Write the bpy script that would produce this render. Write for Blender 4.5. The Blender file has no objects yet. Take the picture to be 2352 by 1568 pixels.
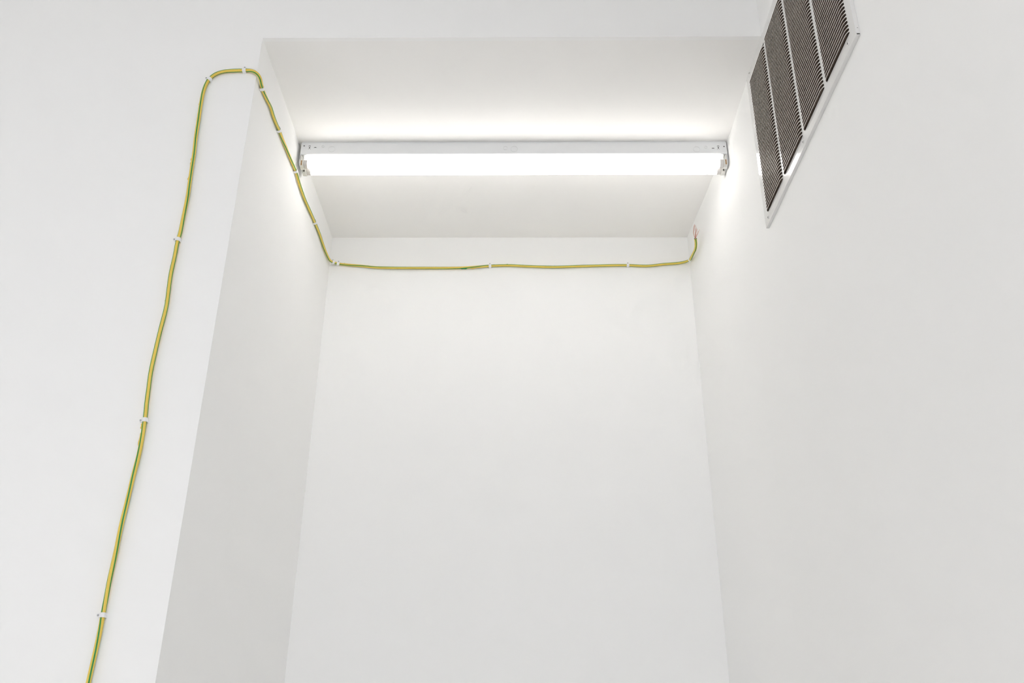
import bpy, bmesh, math, random
from mathutils import Vector, Matrix, Quaternion

sc = bpy.context.scene
COL = sc.collection
random.seed(4)

# ------------------------------------------------------------------ camera
cd = bpy.data.cameras.new('camera'); cam = bpy.data.objects.new('camera', cd); COL.objects.link(cam)
F = Vector((-0.010325, 0.899714, 0.436358)); R = Vector((0.999947, 0.009278, 0.004530)); U = R.cross(F)
cam.matrix_world = Matrix(((R.x, U.x, -F.x, 0.6423), (R.y, U.y, -F.y, -1.6766), (R.z, U.z, -F.z, 1.4998), (0, 0, 0, 1)))
cd.sensor_width = 36.0; cd.lens = 2067.6 * 36.0 / 2352.0; cd.clip_start = 0.02
sc.camera = cam

# ------------------------------------------------------------------ world, daylight, exposure
w = bpy.data.worlds.new('world'); sc.world = w; w.use_nodes = True
bg = w.node_tree.nodes['Background']; bg.inputs[0].default_value = (0.75, 0.86, 1.0, 1); bg.inputs[1].default_value = 0.05

def area(name, loc, target, sx, sy, power, color):
    l = bpy.data.lights.new(name, 'AREA'); l.shape = 'RECTANGLE'; l.size = sx; l.size_y = sy
    l.energy = power; l.color = color
    o = bpy.data.objects.new(name, l); COL.objects.link(o); o.location = loc
    o.rotation_euler = (Vector(target) - Vector(loc)).to_track_quat('-Z', 'Y').to_euler()
    return o
# daylight through the tall window in the wall behind the camera
area('window_daylight', (0.4, -6.46, 1.25), (0.4, 0, 1.25), 1.2, 1.9, 22.5, (0.925, 0.985, 1.11))
# added cool fill light just below the room's ceiling, behind the camera
area('ceiling_fill', (0.55, -3.2, 3.44), (0.55, -3.2, 0), 1.2, 0.3, 33.5, (0.985, 0.990, 1.05))
# added warm fill light in front of the closed left wall
area('left_fill', (-2.66, -1.8, 0.95), (0, -1.8, 0.95), 1.0, 1.7, 9.6, (1.06, 1.0, 0.95))

sc.view_settings.view_transform = 'Standard'; sc.view_settings.look = 'None'
sc.view_settings.gamma = 1; sc.view_settings.use_curve_mapping = False
sc.view_settings.exposure = 0.0
TUBE_STRENGTH = 5.15
try:
    sc.cycles.max_bounces = 12; sc.cycles.diffuse_bounces = 10; sc.cycles.glossy_bounces = 4
    sc.cycles.use_denoising = True; sc.cycles.use_adaptive_sampling = True; sc.cycles.adaptive_threshold = 0.1; sc.cycles.adaptive_min_samples = 12
except Exception: pass

# ------------------------------------------------------------------ materials
def mat(name, color, rough=0.5, metal=0.0, spec=0.5, bump=None, mott=None, coat=0):
    m = bpy.data.materials.new(name); m.use_nodes = True
    nt = m.node_tree; b = nt.nodes['Principled BSDF']
    b.inputs['Base Color'].default_value = (*color, 1); b.inputs['Roughness'].default_value = rough
    b.inputs['Metallic'].default_value = metal; b.inputs['Specular IOR Level'].default_value = spec
    tc = nt.nodes.new('ShaderNodeTexCoord')
    if mott:
        sc_, amt = mott
        n = nt.nodes.new('ShaderNodeTexNoise'); n.inputs['Scale'].default_value = sc_; n.inputs['Detail'].default_value = 4
        nt.links.new(tc.outputs['Object'], n.inputs['Vector'])
        mx = nt.nodes.new('ShaderNodeMix'); mx.data_type = 'RGBA'
        mx.inputs['A'].default_value = (*[c * (1 - amt) for c in color], 1)
        mx.inputs['B'].default_value = (*[min(1, c * (1 + amt)) for c in color], 1)
        nt.links.new(n.outputs['Fac'], mx.inputs['Factor']); nt.links.new(mx.outputs['Result'], b.inputs['Base Color'])
    if bump:
        sc_, st, dist = bump
        n = nt.nodes.new('ShaderNodeTexNoise'); n.inputs['Scale'].default_value = sc_; n.inputs['Detail'].default_value = 5
        nt.links.new(tc.outputs['Object'], n.inputs['Vector'])
        bp = nt.nodes.new('ShaderNodeBump'); bp.inputs['Strength'].default_value = st; bp.inputs['Distance'].default_value = dist
        nt.links.new(n.outputs['Fac'], bp.inputs['Height']); nt.links.new(bp.outputs['Normal'], b.inputs['Normal'])
    return m

M_WALL = mat('white_wall_paint', (0.922, 0.921, 0.910), 0.75, spec=0.25, bump=(90, 0.06, 0.002), mott=(1.2, 0.012))
M_CEIL = mat('white_ceiling_paint', (0.915, 0.905, 0.885), 0.8, spec=0.2, bump=(60, 0.08, 0.002), mott=(2.0, 0.012))
M_FLOOR = mat('grey_concrete_floor', (0.64, 0.635, 0.62), 0.6, bump=(30, 0.2, 0.003), mott=(3, 0.08))
M_FIX = mat('white_enamel', (0.80, 0.81, 0.82), 0.3, bump=(25, 0.02, 0.002))
M_SOCK = mat('white_socket_plastic', (0.74, 0.73, 0.69), 0.45)
M_CAP = mat('dull_aluminium_cap', (0.62, 0.60, 0.58), 0.45, metal=0.5, bump=(120, 0.1, 0.0005))
M_DARK = mat('dark_hole', (0.03, 0.028, 0.025), 0.8)
M_EDGE_SHADOW = mat('grey_bracket_edge_shadow', (0.30, 0.30, 0.29), 0.5, metal=0.3)  # shadow of the bracket edge, put into the colour
M_BRASS = mat('brass_contact', (0.35, 0.2, 0.08), 0.4, metal=0.6)
M_GRILLE = mat('white_grille_enamel', (0.77, 0.765, 0.75), 0.12, spec=0.5, mott=(6, 0.01))
M_LIP = mat('white_louvre_edge', (0.74, 0.71, 0.67), 0.35)
M_UNDER = mat('brown_louvre_underside', (0.30, 0.235, 0.18), 0.8, mott=(40, 0.18))  # mottled brown on the inner faces of the louvres
M_DUCT = mat('dark_brown_duct', (0.06, 0.043, 0.031), 0.9)
M_CLIP = mat('white_clip_plastic', (0.86, 0.86, 0.86), 0.35)
M_NAIL = mat('steel_nail', (0.45, 0.45, 0.46), 0.4, metal=0.6)
M_COPPER = mat('bare_copper', (0.62, 0.33, 0.25), 0.4, metal=0.5)
M_SCREW = mat('painted_screw', (0.72, 0.71, 0.69), 0.35)
M_FRAME = mat('window_frame_paint', (0.75, 0.75, 0.75), 0.4)
M_YEL = mat('yellow_insulation', (0.76, 0.53, 0.085), 0.45)
M_GRN = mat('green_insulation', (0.03, 0.27, 0.06), 0.45)

def tube_mat():
    m = bpy.data.materials.new('lit_fluorescent_glass'); m.use_nodes = True
    b = m.node_tree.nodes['Principled BSDF']
    b.inputs['Base Color'].default_value = (0.9, 0.9, 0.9, 1); b.inputs['Roughness'].default_value = 0.25
    b.inputs['Emission Color'].default_value = (1.0, 0.967, 0.925, 1); b.inputs['Emission Strength'].default_value = TUBE_STRENGTH
    return m
M_TUBE = tube_mat()

def cable_mat():
    m = bpy.data.materials.new('green_yellow_insulation'); m.use_nodes = True
    nt = m.node_tree; b = nt.nodes['Principled BSDF']; b.inputs['Roughness'].default_value = 0.42
    uv = nt.nodes.new('ShaderNodeUVMap'); uv.uv_map = 'around'
    sep = nt.nodes.new('ShaderNodeSeparateXYZ'); nt.links.new(uv.outputs['UV'], sep.inputs[0])
    # u runs 0..3 around the cable: three green stripes, each centred on a whole number
    pp = nt.nodes.new('ShaderNodeMath'); pp.operation = 'PINGPONG'; pp.inputs[1].default_value = 0.5
    nt.links.new(sep.outputs['X'], pp.inputs[0])
    r = nt.nodes.new('ShaderNodeValToRGB'); nt.links.new(pp.outputs[0], r.inputs[0])
    r.color_ramp.elements[0].position = 0.140; r.color_ramp.elements[0].color = (0.022, 0.27, 0.060, 1)
    r.color_ramp.elements[1].position = 0.178; r.color_ramp.elements[1].color = (0.80, 0.585, 0.095, 1)
    nt.links.new(r.outputs[0], b.inputs['Base Color'])
    return m
M_CABLE = cable_mat()

# ------------------------------------------------------------------ helpers
def link(name, bm, m, parent=None, smooth=False, bevel=0):
    me = bpy.data.meshes.new(name); bmesh.ops.recalc_face_normals(bm, faces=bm.faces[:])
    bm.to_mesh(me); bm.free()
    for x in (m if isinstance(m, (list, tuple)) else [m]): me.materials.append(x)
    if smooth:
        for p in me.polygons: p.use_smooth = True
    o = bpy.data.objects.new(name, me); COL.objects.link(o)
    if parent: o.parent = parent
    if bevel:
        md = o.modifiers.new('bevel', 'BEVEL'); md.width = bevel; md.segments = 2; md.limit_method = 'ANGLE'
    return o
def box(bm, x0, x1, y0, y1, z0, z1):
    v = [bm.verts.new((x, y, z)) for x in (x0, x1) for y in (y0, y1) for z in (z0, z1)]
    for f in ((0, 1, 3, 2), (4, 6, 7, 5), (0, 4, 5, 1), (2, 3, 7, 6), (0, 2, 6, 4), (1, 5, 7, 3)):
        bm.faces.new([v[i] for i in f])
def bx(*a):
    bm = bmesh.new(); box(bm, *a); return bm
def cyl(bm, c, axis, r, h, n=20, r2=None):
    """cylinder from c along axis"""
    axis = Vector(axis).normalized(); q = axis.to_track_quat('Z', 'Y'); c = Vector(c); r2 = r if r2 is None else r2
    a = [bm.verts.new(c + q @ Vector((r * math.cos(2*math.pi*i/n), r * math.sin(2*math.pi*i/n), 0))) for i in range(n)]
    b = [bm.verts.new(c + q @ Vector((r2 * math.cos(2*math.pi*i/n), r2 * math.sin(2*math.pi*i/n), h))) for i in range(n)]
    for i in range(n):
        bm.faces.new((a[i], a[(i+1) % n], b[(i+1) % n], b[i]))
    bm.faces.new(a[::-1]); bm.faces.new(b)
def prism(bm, pts, lo, hi, fn):
    """extrude a 2-D outline between lo and hi; fn(u, v, w) gives the point"""
    a = [bm.verts.new(fn(u, v, lo)) for u, v in pts]; b = [bm.verts.new(fn(u, v, hi)) for u, v in pts]
    n = len(pts)
    for i in range(n): bm.faces.new((a[i], a[(i+1) % n], b[(i+1) % n], b[i]))
    bm.faces.new(a[::-1]); bm.faces.new(b)
def empty(name, loc, label, cat, group=None):
    o = bpy.data.objects.new(name, None); COL.objects.link(o); o.location = loc; o.empty_display_size = 0.05
    o['label'] = label; o['category'] = cat
    if group: o['group'] = group
    return o
def struct(name, bm, m, label=None):
    o = link(name, bm, m); o['kind'] = 'structure'
    if label: o['label'] = label
    return o

# ------------------------------------------------------------------ the room
H = 3.15            # alcove ceiling
HR = 3.50           # room ceiling
D = 0.918           # alcove depth
WR = 1.235          # right wall
XL, YB = -2.7, -6.5
T = 0.012
# right wall: one continuous plaster surface that leans in a little at the alcove's back
prof = [(YB, WR), (0.0, WR), (0.36, WR), (0.47, 1.2305), (0.585, 1.2245), (0.6775, 1.2200), (0.8158, 1.2116), (D, 1.2042)]
bm = bmesh.new()
prism(bm, prof + [(D, 1.33), (YB, 1.33)], 0, HR, lambda u, v, w_: (v, u, w_))
struct('wall_right', bm, M_WALL, 'white wall running from the room into the alcove, carrying the grille')
# front wall: left part and the header over the alcove, one L-shaped sheet
bm = bmesh.new()
prism(bm, [(XL, 0), (0, 0), (0, H), (WR, H), (WR, HR), (XL, HR)], 0.0, T, lambda u, v, w_: (u, w_, v))
struct('wall_front', bm, M_WALL, 'white wall left of and above the alcove')
bm = bmesh.new(); box(bm, -0.12, 0, T, D, 0, H); struct('wall_alcove_left', bm, M_WALL, 'white left side wall of the alcove')
bm = bmesh.new(); box(bm, -0.12, 1.33, D, D + 0.1, 0, H); struct('wall_alcove_back', bm, M_WALL, 'white back wall of the alcove')
bm = bmesh.new(); box(bm, -0.12, WR, T, D + 0.1, H, H + 0.1); struct('ceiling_alcove', bm, M_CEIL, 'white ceiling of the alcove')
bm = bmesh.new(); box(bm, XL - 0.1, 1.33, YB - 0.1, T, HR, HR + 0.1); struct('ceiling', bm, M_CEIL)
bm = bmesh.new(); box(bm, XL - 0.1, 1.33, YB - 0.1, D + 0.1, -0.1, 0); struct('floor', bm, M_FLOOR)
bm = bmesh.new(); box(bm, XL - 0.1, XL, YB, T, 0, HR); struct('wall_left', bm, M_WALL)
# wall behind the camera with a wide window opening
wx0, wx1, wz0, wz1 = -0.25, 1.05, 0.25, 2.25
bm = bmesh.new()
box(bm, XL, wx0, YB - 0.1, YB, 0, HR); box(bm, wx1, WR, YB - 0.1, YB, 0, HR)
box(bm, wx0, wx1, YB - 0.1, YB, 0, wz0); box(bm, wx0, wx1, YB - 0.1, YB, wz1, HR)
struct('wall_back', bm, M_WALL)
bm = bmesh.new()
for x in (wx0, (wx0 + wx1) / 2 - 0.025, wx1 - 0.05): box(bm, x, x + 0.05, YB - 0.08, YB - 0.03, wz0, wz1)
for z in (wz0, wz1 - 0.05): box(bm, wx0 + 0.05, wx1 - 0.05, YB - 0.08, YB - 0.03, z, z + 0.05)
struct('window_1', bm, M_FRAME)
bm = bmesh.new()  # unseen frame added around the left fill light, without an opening
for y in (-2.40, -1.28): box(bm, XL, XL + 0.03, y, y + 0.08, 0, 2.0)
box(bm, XL, XL + 0.03, -2.32, -1.28, 1.92, 2.0)
struct('trim_1', bm, M_FRAME)

# ------------------------------------------------------------------ fluorescent strip lamp
lamp = empty('fluorescent_strip_lamp', (0.62, 0.437, H), 'white two-tube fluorescent strip lamp lit on the alcove ceiling', 'lamp')
LX, LY, LZ = lamp.location
def P(name, bm, m, parent=lamp, **k):
    for v in bm.verts: v.co -= Vector((LX, LY, LZ))
    return link(name, bm, m, parent, **k)
X0, X1 = 0.0085, 1.2300
YF, YR = 0.404, 0.472
ZB = H - 0.0455
# channel: sheet-metal box fixed to the ceiling, with a cover tray clipped over it
bm = bmesh.new(); box(bm, X0 + 0.001, X1 - 0.002, YF + 0.0022, YR - 0.0022, H - 0.008, H - 0.0003)
P('ceiling_flange', bm, M_FIX, bevel=0.0005)
bm = bmesh.new()
prism(bm, [(YF, H - 0.0052), (YF, ZB + 0.0015), (YF + 0.0015, ZB), (YR - 0.0015, ZB), (YR, ZB + 0.0015), (YR, H - 0.0052)], X0, X1, lambda u, v, w_: (w_, u, v))
ch = P('channel', bm, M_FIX, bevel=0.0006)
def on_face(name, bm, m):           # details of the channel's front face are sub-parts of it
    for v in bm.verts: v.co -= Vector((LX, LY, LZ))
    return link(name, bm, m, ch)
def ring(x, z, r, t, a0=0, a1=2 * math.pi, n=28):
    bm = bmesh.new(); full = a1 - a0 > 6.28
    k = n if full else n + 1
    rows = []
    for i in range(k):
        a = a0 + (a1 - a0) * i / n
        rows.append([bm.verts.new((x + rr * math.cos(a), yy, z + rr * math.sin(a))) for rr, yy in ((r - t, YF - 0.0001), (r - t, YF - 0.0007), (r + t, YF - 0.0007), (r + t, YF - 0.0001))])
    for i in range(n):
        A, B = rows[i], rows[(i + 1) % k]
        for j in range(3): bm.faces.new((A[j], A[j+1], B[j+1], B[j]))
    return bm
M_GROOVE = mat('stamped_groove', (0.66, 0.67, 0.67), 0.4)
for x, z, r in ((0.0979, 0.0275, 0.0095), (0.0719, 0.0180, 0.0036), (0.5963, 0.0250, 0.0058), (0.6219, 0.0285, 0.0098), (1.1434, 0.0310, 0.0095), (1.1702, 0.0235, 0.0040)):
    on_face('knockout', ring(x, H - z, r, 0.00024), M_GROOVE)
for x, z in ((0.0172, 0.0156), (1.2224, 0.0210)):
    bm = bmesh.new(); cyl(bm, (x, YF + 0.003, H - z), (0, -1, 0), 0.0018, 0.0032, 16); on_face('screw_hole', bm, M_DARK)
for x, z, s in ((0.0499, 0.0215, 1), (1.1907, 0.0275, 1)):
    bm = bmesh.new()
    prism(bm, [(x - 0.0042, H - z - 0.0008), (x + 0.0042, H - z - 0.0008), (x + 0.0030, H - z + 0.0006), (x, H - z + 0.0014), (x - 0.0030, H - z + 0.0006)], YF - 0.0002, YF + 0.002, lambda u, v, w_: (u, w_, v))
    on_face('slot', bm, M_DARK)
for x, z, s in ((0.0334, 0.0215, 1), (1.2059, 0.0250, -1)):
    bm = ring(x, H - z + 0.0040, 0.0026, 0.0004, -0.4, 3.4, 12)
    q = [(-0.0013, 0.0022), (0.0013, 0.0022), (0.0009, -0.0030), (-0.0009, -0.0030)]
    prism(bm, [(x + a * s, H - z + b) for a, b in q], YF - 0.0003, YF + 0.001, lambda u, v, w_: (u, w_, v))
    for a, b in ((-0.0030, -0.0068), (0.0042, -0.0068)):
        c0 = Vector((x, 0, H - z - 0.003)); c1 = Vector((x + a * s, 0, H - z + b)); d = (c1 - c0).normalized() * 0.00022; n_ = Vector((-d.z, 0, d.x))
        prism(bm, [((c0 + n_).x, (c0 + n_).z), ((c1 + n_).x, (c1 + n_).z), ((c1 - n_).x, (c1 - n_).z), ((c0 - n_).x, (c0 - n_).z)], YF - 0.0003, YF + 0.001, lambda u, v, w_: (u, w_, v))
    on_face('keyhole', bm, M_DARK)
# lamp holders: two staggered tombstone sockets on an end plate, at either end
TUBES = ((0.4178, H - 0.0712), (0.4488, H - 0.0712))
for side in (0, 1):
    xe = X0 + 0.0003 if side == 0 else X1 - 0.0003; sg = 1 if side == 0 else -1
    bm = bmesh.new()    # sheet-metal end plate
    prism(bm, [(YF + 0.0005, ZB), (YF - 0.0005, ZB - 0.020), (YF + 0.0005, ZB - 0.030), (YF + 0.005, ZB - 0.0345), (YR - 0.012, ZB - 0.0345), (YR - 0.004, ZB - 0.028), (YR - 0.001, ZB)],
          xe, xe + sg * 0.0012, lambda u, v, w_: (w_, u, v))
    # return lip that folds under the channel
    box(bm, min(xe, xe + sg * 0.017), max(xe, xe + sg * 0.017), YF + 0.001, YR - 0.001, ZB - 0.0012, ZB - 0.0002)
    P('end_plate', bm, M_FIX)
    for k, (ty, tz) in enumerate(TUBES):
        x0 = xe + sg * (0.0016 if k == 0 else 0.0026)
        bm = bmesh.new()
        hw = 0.0118
        out = [(ty - hw, ZB - 0.0014), (ty + hw, ZB - 0.0014), (ty + hw, tz - 0.004)]
        out += [(ty + hw * math.cos(a), tz - 0.004 - 0.011 * math.sin(a)) for a in [math.pi * i / 8 for i in range(1, 8)]]
        out += [(ty - hw, tz - 0.004)]
        prism(bm, out, x0, x0 + sg * 0.0105, lambda u, v, w_: (w_, u, v))
        so = P('lamp_socket', bm, M_SOCK, bevel=0.0008)
        bm = bmesh.new(); box(bm, min(x0 + sg * 0.0030, x0 + sg * 0.0062), max(x0 + sg * 0.0030, x0 + sg * 0.0062), ty - hw - 0.0004, ty - hw + 0.001, tz - 0.010, tz + 0.006)
        for v in bm.verts: v.co -= Vector((LX, LY, LZ))
        link('contact_slit', bm, M_BRASS if k == 0 else M_DARK, so)
        # grey sliver painting the shadow along the slanted bracket edge by the socket
        if k == 0:
            bm = bmesh.new()
            a_, b_ = (x0 + sg * 0.004, ZB - 0.002), (x0 + sg * 0.0105, ZB - 0.016)
            prism(bm, [(a_[0], a_[1]), (a_[0] + sg * 0.0016, a_[1]), (b_[0] + sg * 0.0008, b_[1]), (b_[0], b_[1])], ty - hw - 0.0012, ty - hw - 0.0001, lambda u, v, w_: (u, w_, v))
            for v in bm.verts: v.co -= Vector((LX, LY, LZ))
            link('bracket_edge_shadow', bm, M_EDGE_SHADOW, so)
# the tubes
for k, (ty, tz) in enumerate(TUBES):
    xa = X0 + (0.0130 if k == 0 else 0.0140); xb = X1 - (0.0130 if k == 0 else 0.0140)
    CL = 0.0090 if k == 0 else 0.0105
    bm = bmesh.new(); cyl(bm, (xa + CL, ty, tz), (1, 0, 0), 0.0119, xb - xa - 2 * CL, 32)
    tb = P('fluorescent_tube', bm, M_TUBE, smooth=True)
    for xs, sg in ((xa, 1), (xb, -1)):
        bm = bmesh.new(); cyl(bm, (xs, ty, tz), (sg, 0, 0), 0.0122, CL + 0.0006, 32)
        for v in bm.verts: v.co -= Vector((LX, LY, LZ))
        link('metal_cap', bm, M_CAP, tb)

# ------------------------------------------------------------------ wall grille
FAR, NEAR = 0.1380, -0.4995           # along the wall (y)
ZT, ZBOT = -0.0150, -0.4650           # below the alcove ceiling, at the far edge
TILT = 0.0215                         # it hangs a little out of level
gr = empty('wall_grille', (WR, FAR, H), 'white metal return air grille with four columns of louvres on right wall', 'grille')
gr.rotation_euler = (TILT, 0, 0)
def G(name, bm, m, parent=gr, **k):   # local: x out of the wall is negative, y along, z up
    for v in bm.verts: v.co.y -= FAR
    return link(name, bm, m, parent, **k)
DP = 0.0072
cols = [(0.1082, -0.0275), (-0.0424, -0.1823), (-0.1972, -0.3298), (-0.3447, -0.4762)]
zt, zb = -0.0420, -0.4385
fx0, fx1 = -DP, -DP + 0.0010
def rail(name, y0, y1, z0, z1):
    return G(name, bx(fx0, fx1, y0, y1, z0, z1), M_GRILLE)
# face frame
bm = bmesh.new()
box(bm, fx0, fx1, NEAR, FAR, zt, ZT); box(bm, fx0, fx1, NEAR, FAR, ZBOT, zb)
box(bm, fx0, fx1, cols[0][0], FAR, zb, zt); box(bm, fx0, fx1, NEAR, cols[3][1], zb, zt)
G('face_frame', bm, M_GRILLE)
for a, b in zip(cols[:-1], cols[1:]): rail('mullion', b[0], a[1], zb, zt)
# turned-back edges; a small open joint is left at the lower near corner
G('edge_flange', bx(fx1, -0.0002, NEAR + 0.0002, FAR, ZBOT, ZBOT + 0.001), M_GRILLE)
G('edge_flange', bx(fx1, -0.0002, NEAR + 0.0002, FAR, ZT - 0.001, ZT), M_GRILLE)
G('edge_flange', bx(fx1, -0.0002, FAR - 0.001, FAR, ZBOT + 0.001, ZT - 0.001), M_GRILLE)
G('edge_flange', bx(fx1, -0.0002, NEAR, NEAR + 0.001, ZBOT + 0.0035, ZT - 0.001), M_GRILLE)
bm = bx(-DP + 0.0012, -0.0004, NEAR + 0.0006, NEAR + 0.004, ZBOT + 0.0012, ZBOT + 0.0034); G('corner_gap', bm, M_DARK)
bm = bmesh.new(); cyl(bm, (-0.003, NEAR + 0.0003, ZBOT + 0.016), (0, -1, 0), 0.0007, 0.0005, 10); G('rivet_hole', bm, M_DARK)
# dark filter and duct behind the louvres
G('duct_backing', bx(-0.0016, -0.0006, cols[3][1] - 0.004, cols[0][0] + 0.004, zb - 0.004, zt + 0.004), M_DUCT)
# louvres: pressed out of the sheet, open underneath, blending back into it at both ends
PITCH, OUT, BLEND = 0.00868, 0.0050, 0.0145
def louvre_mesh(length):
    bm = bmesh.new(); rows = []
    ys = [0, 0.0007, 0.002, 0.004, 0.0068, 0.0102, 0.0145]
    ys = ys + [length / 2] + [length - y for y in ys[::-1]]
    for y in ys:
        e = min(y, length - y); s = 1.0 if e >= BLEND else math.sqrt(max(0.0, 1 - (1 - e / BLEND) ** 2))
        o = OUT * s
        rows.append([bm.verts.new(p) for p in (
            (fx0 + 0.0001, -y, 0.0046), (fx0 - o * 0.55, -y, 0.0034), (fx0 - o, -y, 0.0014), (fx0 - o, -y, 0.0),
            (fx0 - o + 0.0005, -y, 0.0), (fx0 - o + 0.0007, -y, 0.0012), (fx0 - o * 0.5 + 0.0011, -y, 0.0030), (fx0 + 0.0010, -y, 0.0042))])
    for A, B in zip(rows[:-1], rows[1:]):
        for j in range(7):
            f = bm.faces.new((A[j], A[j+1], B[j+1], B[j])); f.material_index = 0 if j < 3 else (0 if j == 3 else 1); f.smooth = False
    for Rw in (rows[0], rows[-1]):
        bm.faces.new(Rw)
    me = bpy.data.meshes.new('louvre'); bmesh.ops.recalc_face_normals(bm, faces=bm.faces[:]); bm.to_mesh(me); bm.free()
    me.materials.append(M_LIP); me.materials.append(M_UNDER)
    return me
NL = int((zt - zb) / PITCH)
for ca, cb in cols:
    me = louvre_mesh(ca - cb)
    for k in range(NL):
        o = bpy.data.objects.new('louvre', me); COL.objects.link(o); o.parent = gr
        o.location = (0, ca - FAR, zb + 0.0020 + PITCH * k)
# screws in the frame
for y, z in ((0.1085, -0.4525), (-0.1809, -0.4535), (-0.4640, -0.4525), (0.1040, -0.0225), (-0.1809, -0.0265), (-0.4640, -0.0265)):
    bm = bmesh.new(); cyl(bm, (fx0 + 0.0001, y, z), (-1, 0, 0), 0.0040, 0.0012, 18, 0.0034); cyl(bm, (fx0 - 0.0011, y, z), (-1, 0, 0), 0.0034, 0.0006, 18, 0.0022)
    s = G('screw', bm, M_SCREW)
    bm = bx(fx0 - 0.0020, fx0 - 0.0012, y - 0.0004, y + 0.0004, z - 0.0020, z + 0.0020); box(bm, fx0 - 0.0020, fx0 - 0.0012, y - 0.0020, y + 0.0020, z - 0.0004, z + 0.0004)
    G('cross_recess', bm, M_DARK, s)

# ------------------------------------------------------------------ green and yellow earth cable
PATH = [(-0.1158,-0.0055,1.6061),(-0.1154,-0.0055,1.6464),(-0.1137,-0.0055,1.6987),(-0.1129,-0.0055,1.7321),(-0.1134,-0.0055,1.7616),(-0.1133,-0.0055,1.7938),(-0.1137,-0.0055,1.8172),(-0.1122,-0.0055,1.8705),(-0.1117,-0.0055,1.9253),(-0.1089,-0.0055,1.9818),(-0.1074,-0.0055,2.0197),(-0.1049,-0.0055,2.0566),(-0.1042,-0.0055,2.0748),(-0.1044,-0.0055,2.1024),(-0.1054,-0.0055,2.1303),(-0.1066,-0.0055,2.1492),(-0.1094,-0.0055,2.1782),(-0.1103,-0.0055,2.1971),(-0.1128,-0.0055,2.2383),(-0.1119,-0.0055,2.2883),(-0.1099,-0.0055,2.3395),(-0.1071,-0.0055,2.392),(-0.1093,-0.0055,2.4319),(-0.1112,-0.0055,2.4731),(-0.1101,-0.0055,2.5151),(-0.1103,-0.0055,2.5573),(-0.1084,-0.0055,2.572),(-0.108,-0.0055,2.6164),(-0.1074,-0.0055,2.6747),(-0.1092,-0.0055,2.714),(-0.1108,-0.0055,2.754),(-0.1121,-0.0055,2.7946),(-0.1152,-0.0055,2.8347),(-0.1172,-0.0055,2.8923),(-0.119,-0.0055,2.942),(-0.1186,-0.0055,2.9766),(-0.1156,-0.0055,2.9981),(-0.1111,-0.0055,3.0136),(-0.1026,-0.0055,3.0245),(-0.0929,-0.0055,3.0327),(-0.0762,-0.0055,3.038),(-0.0495,-0.0055,3.04),(-0.0294,-0.0055,3.0407),(-0.0157,-0.0055,3.0406),(-0.0037,-0.008,3.0348),(0.0063,-0.006,3.027),(0.0087,0.006,3.025),(0.0074,0.02,3.023),(0.0055,0.0365,3.0214),(0.0055,0.0522,3.0215),(0.0055,0.0878,3.0261),(0.0055,0.119,3.031),(0.0055,0.1412,3.0266),(0.0055,0.1732,3.0263),(0.0055,0.2047,3.0298),(0.0055,0.2351,3.0292),(0.0055,0.2866,3.032),(0.0055,0.3481,3.0357),(0.0055,0.3931,3.0389),(0.0055,0.4499,3.0305),(0.0055,0.5141,3.028),(0.0055,0.5564,3.031),(0.0055,0.6213,3.0368),(0.0055,0.6569,3.0392),(0.0055,0.7302,3.0421),(0.0055,0.7741,3.0386),(0.0055,0.8344,3.0381),(0.008,0.8801,3.0392),(0.011,0.8975,3.0435),(0.017,0.9062,3.0448),(0.0304,0.9127,3.0444),(0.0578,0.9127,3.0405),(0.1113,0.9127,3.0354),(0.1568,0.9127,3.0301),(0.2161,0.9127,3.0282),(0.2903,0.9127,3.0277),(0.3938,0.9127,3.0276),(0.4384,0.9127,3.0282),(0.4823,0.9127,3.0308),(0.5124,0.9127,3.0333),(0.5388,0.9127,3.0356),(0.6012,0.9127,3.0373),(0.6676,0.9127,3.0337),(0.7505,0.9127,3.0311),(0.834,0.9127,3.0338),(0.9172,0.9127,3.0365),(0.9969,0.9127,3.0376),(1.06,0.9127,3.0348),(1.1168,0.9127,3.0413),(1.1683,0.9127,3.0458),(1.19,0.908,3.0483),(1.1985,0.887,3.0425),(1.198,0.8631,3.0343),(1.198,0.8135,3.0256),(1.198,0.7794,3.0212),(1.198,0.7684,3.0309),(1.198,0.7693,3.0504)]
PATH[-1] = (1.1935, 0.7500, 3.0385)
RC = 0.00420
def smooth_path(pts, step=0.006):
    pts = [Vector(p) for p in pts]; P_ = [pts[0]] + pts + [pts[-1]]; out = []
    for i in range(1, len(P_) - 2):
        p0, p1, p2, p3 = P_[i-1], P_[i], P_[i+1], P_[i+2]
        # centripetal Catmull-Rom
        t0 = 0; t1 = t0 + max(1e-5, (p1 - p0).length) ** .5; t2 = t1 + (p2 - p1).length ** .5; t3 = t2 + max(1e-5, (p3 - p2).length) ** .5
        n = max(2, int((p2 - p1).length / step))
        for k in range(n):
            t = t1 + (t2 - t1) * k / n
            a1 = p0 * ((t1 - t) / (t1 - t0)) + p1 * ((t - t0) / (t1 - t0)); a2 = p1 * ((t2 - t) / (t2 - t1)) + p2 * ((t - t1) / (t2 - t1)); a3 = p2 * ((t3 - t) / (t3 - t2)) + p3 * ((t - t2) / (t3 - t2))
            b1 = a1 * ((t2 - t) / (t2 - t0)) + a2 * ((t - t0) / (t2 - t0)); b2 = a2 * ((t3 - t) / (t3 - t1)) + a3 * ((t - t1) / (t3 - t1))
            out.append(b1 * ((t2 - t) / (t2 - t1)) + b2 * ((t - t1) / (t2 - t1)))
    out.append(pts[-1]); return out
CP = smooth_path(PATH)
for _ in range(2):
    CP = [CP[0]] + [(CP[i-1] + CP[i] * 2 + CP[i+1]) / 4 for i in range(1, len(CP) - 1)] + [CP[-1]]
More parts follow.
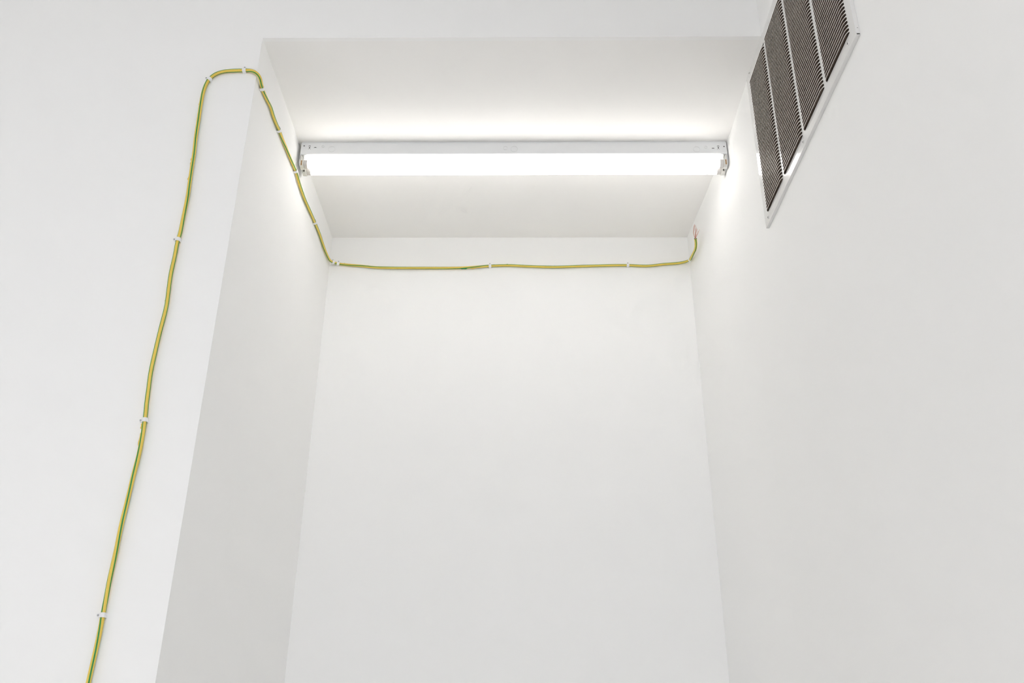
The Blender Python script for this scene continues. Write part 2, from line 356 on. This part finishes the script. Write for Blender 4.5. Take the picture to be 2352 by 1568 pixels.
def tang(i): return (CP[min(i + 1, len(CP) - 1)] - CP[max(i - 1, 0)]).normalized()
EYE = Vector((0.64, -1.68, 1.5))
# twist of the stripes along the run, in degrees from the side that faces the room
S = [0.0]
for a, b in zip(CP[:-1], CP[1:]): S.append(S[-1] + (b - a).length)
def near(p): p = Vector(p); return min(range(len(CP)), key=lambda i: (CP[i] - p).length)
TW = [((-0.115, -0.005, 1.606), 15), ((-0.114, -0.005, 1.70), 0), ((-0.113, -0.005, 1.75), -25), ((-0.113, -0.005, 1.79), -60), ((-0.112, -0.005, 1.86), 35), ((-0.111, -0.005, 1.93), 5), ((-0.108, -0.005, 2.0), -10), ((-0.104, -0.005, 2.07), -35),
      ((-0.104, -0.005, 2.10), -40), ((-0.106, -0.005, 2.14), -58), ((-0.112, -0.005, 2.24), 58), ((-0.109, -0.005, 2.43), 58), ((-0.110, -0.005, 2.55), 52), ((-0.108, -0.005, 2.62), 32), ((-0.108, -0.005, 2.69), 5), ((-0.114, -0.005, 2.82), 0), ((-0.119, -0.005, 2.94), -20), ((-0.111, -0.005, 3.013), -52),
      ((-0.076, -0.005, 3.038), -65), ((-0.03, -0.005, 3.04), 55), ((-0.0037, -0.008, 3.035), 25), ((0.0074, 0.020, 3.023), 0), ((0.0055, 0.0365, 3.021), -15), ((0.0055, 0.09, 3.026), -30), ((0.0055, 0.14, 3.027), -50), ((0.0055, 0.195, 3.029), -62), ((0.0055, 0.22, 3.03), 40),
      ((0.0055, 0.27, 3.031), 0), ((0.0055, 0.36, 3.036), -25), ((0.0055, 0.50, 3.028), -50), ((0.0055, 0.72, 3.042), -62), ((0.0055, 0.83, 3.038), 20), ((0.017, 0.906, 3.045), 28), ((0.058, 0.913, 3.04), 20), ((0.111, 0.913, 3.035), -15), ((0.157, 0.913, 3.03), -35), ((0.29, 0.913, 3.028), -60), ((0.39, 0.913, 3.028), 52),
      ((0.438, 0.913, 3.028), 30), ((0.482, 0.913, 3.031), 0), ((0.512, 0.913, 3.033), -30), ((0.54, 0.913, 3.036), -50), ((1.0, 0.913, 3.037), -56), ((1.168, 0.913, 3.045), -52), ((1.19, 0.908, 3.048), -60), ((1.198, 0.87, 3.037), 40), ((1.194, 0.752, 3.04), 10)]
TWI = []
for sv, a in sorted((S[near(p)], a) for p, a in TW):       # three stripes, so angles repeat every 120 degrees
    if TWI: a += 120 * round((TWI[-1][1] - a) / 120)
    TWI.append((sv, a))
def twist(s):
    if s <= TWI[0][0]: return TWI[0][1]
    for (a, x), (b, y) in zip(TWI[:-1], TWI[1:]):
        if s <= b: return x + (y - x) * (s - a) / max(1e-9, b - a)
    return TWI[-1][1]
def frame(i):
    t = tang(i); v = (EYE - CP[i]); n = (v - t * v.dot(t)).normalized(); sd = t.cross(n)   # n to the room, sd to the right of the run
    return t, n, sd
NS = 24
bm = bmesh.new(); uvl = bm.loops.layers.uv.new('around'); rings = []
random.seed(11)
for i in range(len(CP)):
    t, n, sd = frame(i)
    rr = RC * (1 + 0.015 * math.sin(S[i] * 60))
    rings.append([bm.verts.new(CP[i] + (n * math.cos(2*math.pi*k/NS) + sd * math.sin(2*math.pi*k/NS)) * rr) for k in range(NS)])
for i in range(len(CP) - 1):
    A, B = rings[i], rings[i+1]; ta, tb_ = math.radians(twist(S[i])), math.radians(twist(S[i+1]))
    for k in range(NS):
        f = bm.faces.new((A[k], A[(k+1) % NS], B[(k+1) % NS], B[k])); f.smooth = True
        us = [(2*math.pi*k/NS - ta), (2*math.pi*(k+1)/NS - ta), (2*math.pi*(k+1)/NS - tb_), (2*math.pi*k/NS - tb_)]
        for lp, u in zip(f.loops, us): lp[uvl].uv = (u / (2 * math.pi / 3) + 30, S[i])
bm.faces.new(rings[0])
# bore at the cut end, ringed by the insulation's thickness
t, n, sd = frame(len(CP) - 1)
inner = [bm.verts.new(CP[-1] + (n * math.cos(2*math.pi*k/NS) + sd * math.sin(2*math.pi*k/NS)) * RC * 0.72) for k in range(NS)]
deep = [bm.verts.new(v.co - t * 0.003) for v in inner]
for k in range(NS):
    f = bm.faces.new((rings[-1][k], rings[-1][(k+1) % NS], inner[(k+1) % NS], inner[k]))
    f2 = bm.faces.new((inner[k], inner[(k+1) % NS], deep[(k+1) % NS], deep[k])); f2.material_index = 1
f = bm.faces.new(deep); f.material_index = 1
cable = link('earth_cable', bm, [M_CABLE, M_DARK])
cable['label'] = 'green and yellow striped earth cable clipped around the alcove, bare copper at its end'; cable['category'] = 'cable'
# copper core and its frayed strands
bm = bmesh.new(); cyl(bm, CP[-1] - t * 0.0028, t, RC * 0.60, 0.0036, 16)
link('copper_core', bm, M_COPPER, cable)
def wire(bm, pts, r, n=6):
    rows = []
    for i, p in enumerate(pts):
        tt = (pts[min(i+1, len(pts)-1)] - pts[max(i-1, 0)]).normalized(); q = tt.to_track_quat('Z', 'Y')
        rows.append([bm.verts.new(p + q @ Vector((r*math.cos(2*math.pi*k/n), r*math.sin(2*math.pi*k/n), 0))) for k in range(n)])
    for A, B in zip(rows[:-1], rows[1:]):
        for k in range(n): bm.faces.new((A[k], A[(k+1) % n], B[(k+1) % n], B[k]))
bm = bmesh.new(); random.seed(5)
E0 = CP[-1] + t * 0.0006
ends = [(-0.0042, 0.0415), (-0.0035, 0.0440), (-0.0026, 0.0425), (-0.0016, 0.0450), (-0.0006, 0.0430), (0.0004, 0.0400), (0.0014, 0.0375), (0.0024, 0.0345), (0.0034, 0.0320), (0.0046, 0.0300), (0.0058, 0.0310), (0.0030, 0.0260), (0.0120, 0.0290), (0.0110, 0.0240), (0.0095, 0.0200)]
for j, (dx, dz) in enumerate(ends):
    side = R; up = U
    st = E0 + side * random.uniform(-0.0012, 0.0012) + F * random.uniform(-0.001, 0.001)
    pts = []
    for i in range(9):
        u = i / 8; bow = math.sin(math.pi * u) * (-0.0060 if dx < -0.001 else (0.0035 if dx > 0.008 else 0.0012 * math.sin(j * 2.1)))
        lean = -0.0035 * math.sin(math.pi * min(1, u * 1.6)) if dx < 0.003 else 0
        pts.append(st + side * (dx * u ** 1.3 + bow * 0.6 + lean * 0.5) + up * (dz * u) + F * (0.002 * math.sin(3 * u + j)))
    wire(bm, pts, 0.00040)
o = link('copper_strands', bm, M_COPPER, cable); o['kind'] = 'stuff'; o['label'] = 'frayed bare copper strands'
# torn nicks and flaps along the insulation
def tear(p, side_dir, ln, ht, m):
    i = near(p); tt, n, sd = frame(i); sdv = Vector(side_dir); sdv = (sdv - tt * sdv.dot(tt)).normalized()
    # keep the flap on the room side of the wall
    base = CP[i] + n * 0.0012; w_ = tt.cross(sdv).normalized()
    bm = bmesh.new(); rows = []; K = 9
    for k in range(K):
        u = k / (K - 1); h = ht * (math.sin(math.pi * u) ** 0.6) * (0.75 + 0.25 * math.sin(9 * u + ln * 900)) if 0 < k < K - 1 else 0.0
        c = CP[max(0, min(len(CP) - 1, near(base + tt * ln * (u - 0.5))))] if False else CP[i] + tt * ln * (u - 0.5) + n * 0.0012
        r0 = RC * 0.80
        rows.append([bm.verts.new(c + sdv * r0 + w_ * 0.0011), bm.verts.new(c + sdv * (r0 + h + 0.0004) + w_ * 0.0004), bm.verts.new(c + sdv * (r0 + h + 0.0004) - w_ * 0.0004), bm.verts.new(c + sdv * r0 - w_ * 0.0011)])
    for A, B in zip(rows[:-1], rows[1:]):
        for k in range(4): bm.faces.new((A[k], A[(k+1) % 4], B[(k+1) % 4], B[k]))
    bm.faces.new(rows[0]); bm.faces.new(rows[-1])
    link('insulation_tear', bm, m, cable)
L_, R_, UP = (-1, 0, 0), (1, 0, 0), (0, 0, 1)
tear((-0.1120, -0.0055, 2.120), L_, 0.014, 0.0042, M_YEL); tear((-0.1050, -0.0055, 2.093), L_, 0.034, 0.0030, M_YEL)
tear((-0.1116, -0.0055, 2.776), L_, 0.007, 0.0032, M_YEL); tear((-0.1098, -0.0055, 2.720), L_, 0.012, 0.0026, M_YEL); tear((-0.1110, -0.0055, 2.762), L_, 0.016, 0.0018, M_YEL)
tear((-0.1080, -0.0055, 2.404), L_, 0.004, 0.0020, M_YEL); tear((-0.1185, -0.0055, 2.935), L_, 0.012, 0.0016, M_YEL); tear((-0.1172, -0.0055, 2.892), L_, 0.008, 0.0014, M_YEL)
tear((0.0055, 0.1412, 3.0266), UP, 0.020, 0.0030, M_GRN); tear((0.0055, 0.195, 3.0290), UP, 0.010, 0.0025, M_YEL); tear((0.0055, 0.735, 3.0421), UP, 0.016, 0.0032, M_GRN)
tear((0.052, 0.9127, 3.041), UP, 0.008, 0.0020, M_GRN); tear((0.4484, 0.9127, 3.0284), (0, 0, -1), 0.022, 0.0024, M_GRN); tear((0.482, 0.9127, 3.0308), (0, 0, -1), 0.026, 0.0030, M_YEL)
tear((0.551, 0.9127, 3.036), UP, 0.008, 0.0018, M_GRN); tear((0.596, 0.9127, 3.037), UP, 0.008, 0.0026, M_GRN); tear((1.048, 0.9127, 3.035), UP, 0.014, 0.0016, M_GRN)
tear((0.0055, 0.43, 3.032), (0, 0, -1), 0.012, 0.0020, M_YEL)

# ------------------------------------------------------------------ cable clips
def clip_parts(root):
    """local frame: X along the cable, Y across towards the nail, Z out of the wall; the origin is the cable's centre"""
    ri, ro, hw, zw = RC + 0.0002, RC + 0.0016, 0.0043, -0.0052
    bm = bmesh.new(); n = 12
    def arc(r): return [(-r, zw)] + [(-r * math.cos(math.pi * i / n), r * math.sin(math.pi * i / n)) for i in range(n + 1)] + [(r, zw)]
    A, B = arc(ro), arc(ri); rows = []
    for (ya, za), (yb, zb_) in zip(A, B):
        rows.append([bm.verts.new((-hw, ya, za)), bm.verts.new((hw, ya, za)), bm.verts.new((hw, yb, zb_)), bm.verts.new((-hw, yb, zb_))])
    for p, q in zip(rows[:-1], rows[1:]):
        for j in range(4): bm.faces.new((p[j], p[(j+1) % 4], q[(j+1) % 4], q[j]))
    bm.faces.new(rows[0]); bm.faces.new(rows[-1])
    st = link('strap', bm, M_CLIP, root, bevel=0.0004)
    bm = bmesh.new()      # nail boss, tapering away from the strap
    prism(bm, [(-hw * 0.95, ro - 0.0008), (hw * 0.95, ro - 0.0008), (0.0026, ro + 0.0040), (0.0014, ro + 0.0052), (-0.0014, ro + 0.0052), (-0.0026, ro + 0.0040)], zw, 0.0005, lambda u, v, w_: (u, v, w_))
    bo = link('nail_boss', bm, M_CLIP, root, bevel=0.0004)
    bm = bmesh.new(); cyl(bm, (0, ro + 0.0026, 0.0003), (0, 0, 1), 0.0019, 0.0012, 16, 0.0016)
    na = link('nail_head', bm, M_NAIL, root)
    return [st, bo, na]
NF, NLW, NBW = Vector((0, -1, 0)), Vector((1, 0, 0)), Vector((0, -1, 0))
CLIPS = [((-0.1134, -0.0055, 1.7616), NF, L_, 'white cable clip lowest on the wall left of the alcove'),
         ((-0.1060, -0.0055, 2.1390), NF, L_, 'white cable clip on front wall just above a torn yellow flap'),
         ((-0.1103, -0.0055, 2.5573), NF, L_, 'white cable clip on front wall, third up the rising cable'),
         ((-0.1105, -0.0055, 3.0145), NF, (-0.8, 0, 0.6), 'tilted white cable clip where the rising cable bends over to the right'),
         ((-0.0294, -0.0055, 3.0407), NF, UP, 'white cable clip on the short level run atop the front wall cable'),
         ((0.0055, 0.0365, 3.0214), NLW, UP, 'white cable clip on alcove left wall nearest the front corner'),
         ((0.0055, 0.2047, 3.0298), NLW, UP, 'white cable clip on alcove left wall, in front of the strip lamp'),
         ((0.0055, 0.3931, 3.0389), NLW, UP, 'white cable clip on alcove left wall right beside the lamp end'),
         ((0.0055, 0.6530, 3.0390), NLW, UP, 'white cable clip on alcove left wall behind the strip lamp'),
         ((0.0125, 0.9005, 3.0440), Vector((0.7, -0.7, 0)), UP, 'white cable clip in the left back corner of the alcove'),
         ((0.0304, 0.9127, 3.0444), NBW, UP, 'white cable clip leftmost on the alcove back wall'),
         ((0.5388, 0.9127, 3.0356), NBW, UP, 'white cable clip at the middle of the alcove back wall'),
         ((0.9969, 0.9127, 3.0376), NBW, UP, 'white cable clip rightmost on the alcove back wall'),
         ((1.1975, 0.8800, 3.0400), Vector((-0.75, -0.65, 0)), UP, 'white cable clip in right back corner below the copper strands')]
proto = None
for pos, nrm, nail, lab in CLIPS:
    i = near(pos); tt = tang(i); nn = (nrm - tt * nrm.dot(tt)).normalized(); yy = nn.cross(tt)
    if yy.dot(Vector(nail)) < 0: tt = -tt; yy = -yy
    mw = Matrix(((tt.x, yy.x, nn.x, CP[i].x), (tt.y, yy.y, nn.y, CP[i].y), (tt.z, yy.z, nn.z, CP[i].z), (0, 0, 0, 1)))
    root = empty('cable_clip', (0, 0, 0), lab, 'cable clip', 'white clips holding the earth cable')
    root.matrix_world = mw
    if proto is None: proto = clip_parts(root)
    else:
        for q in proto:
            c = q.copy(); COL.objects.link(c); c.parent = root
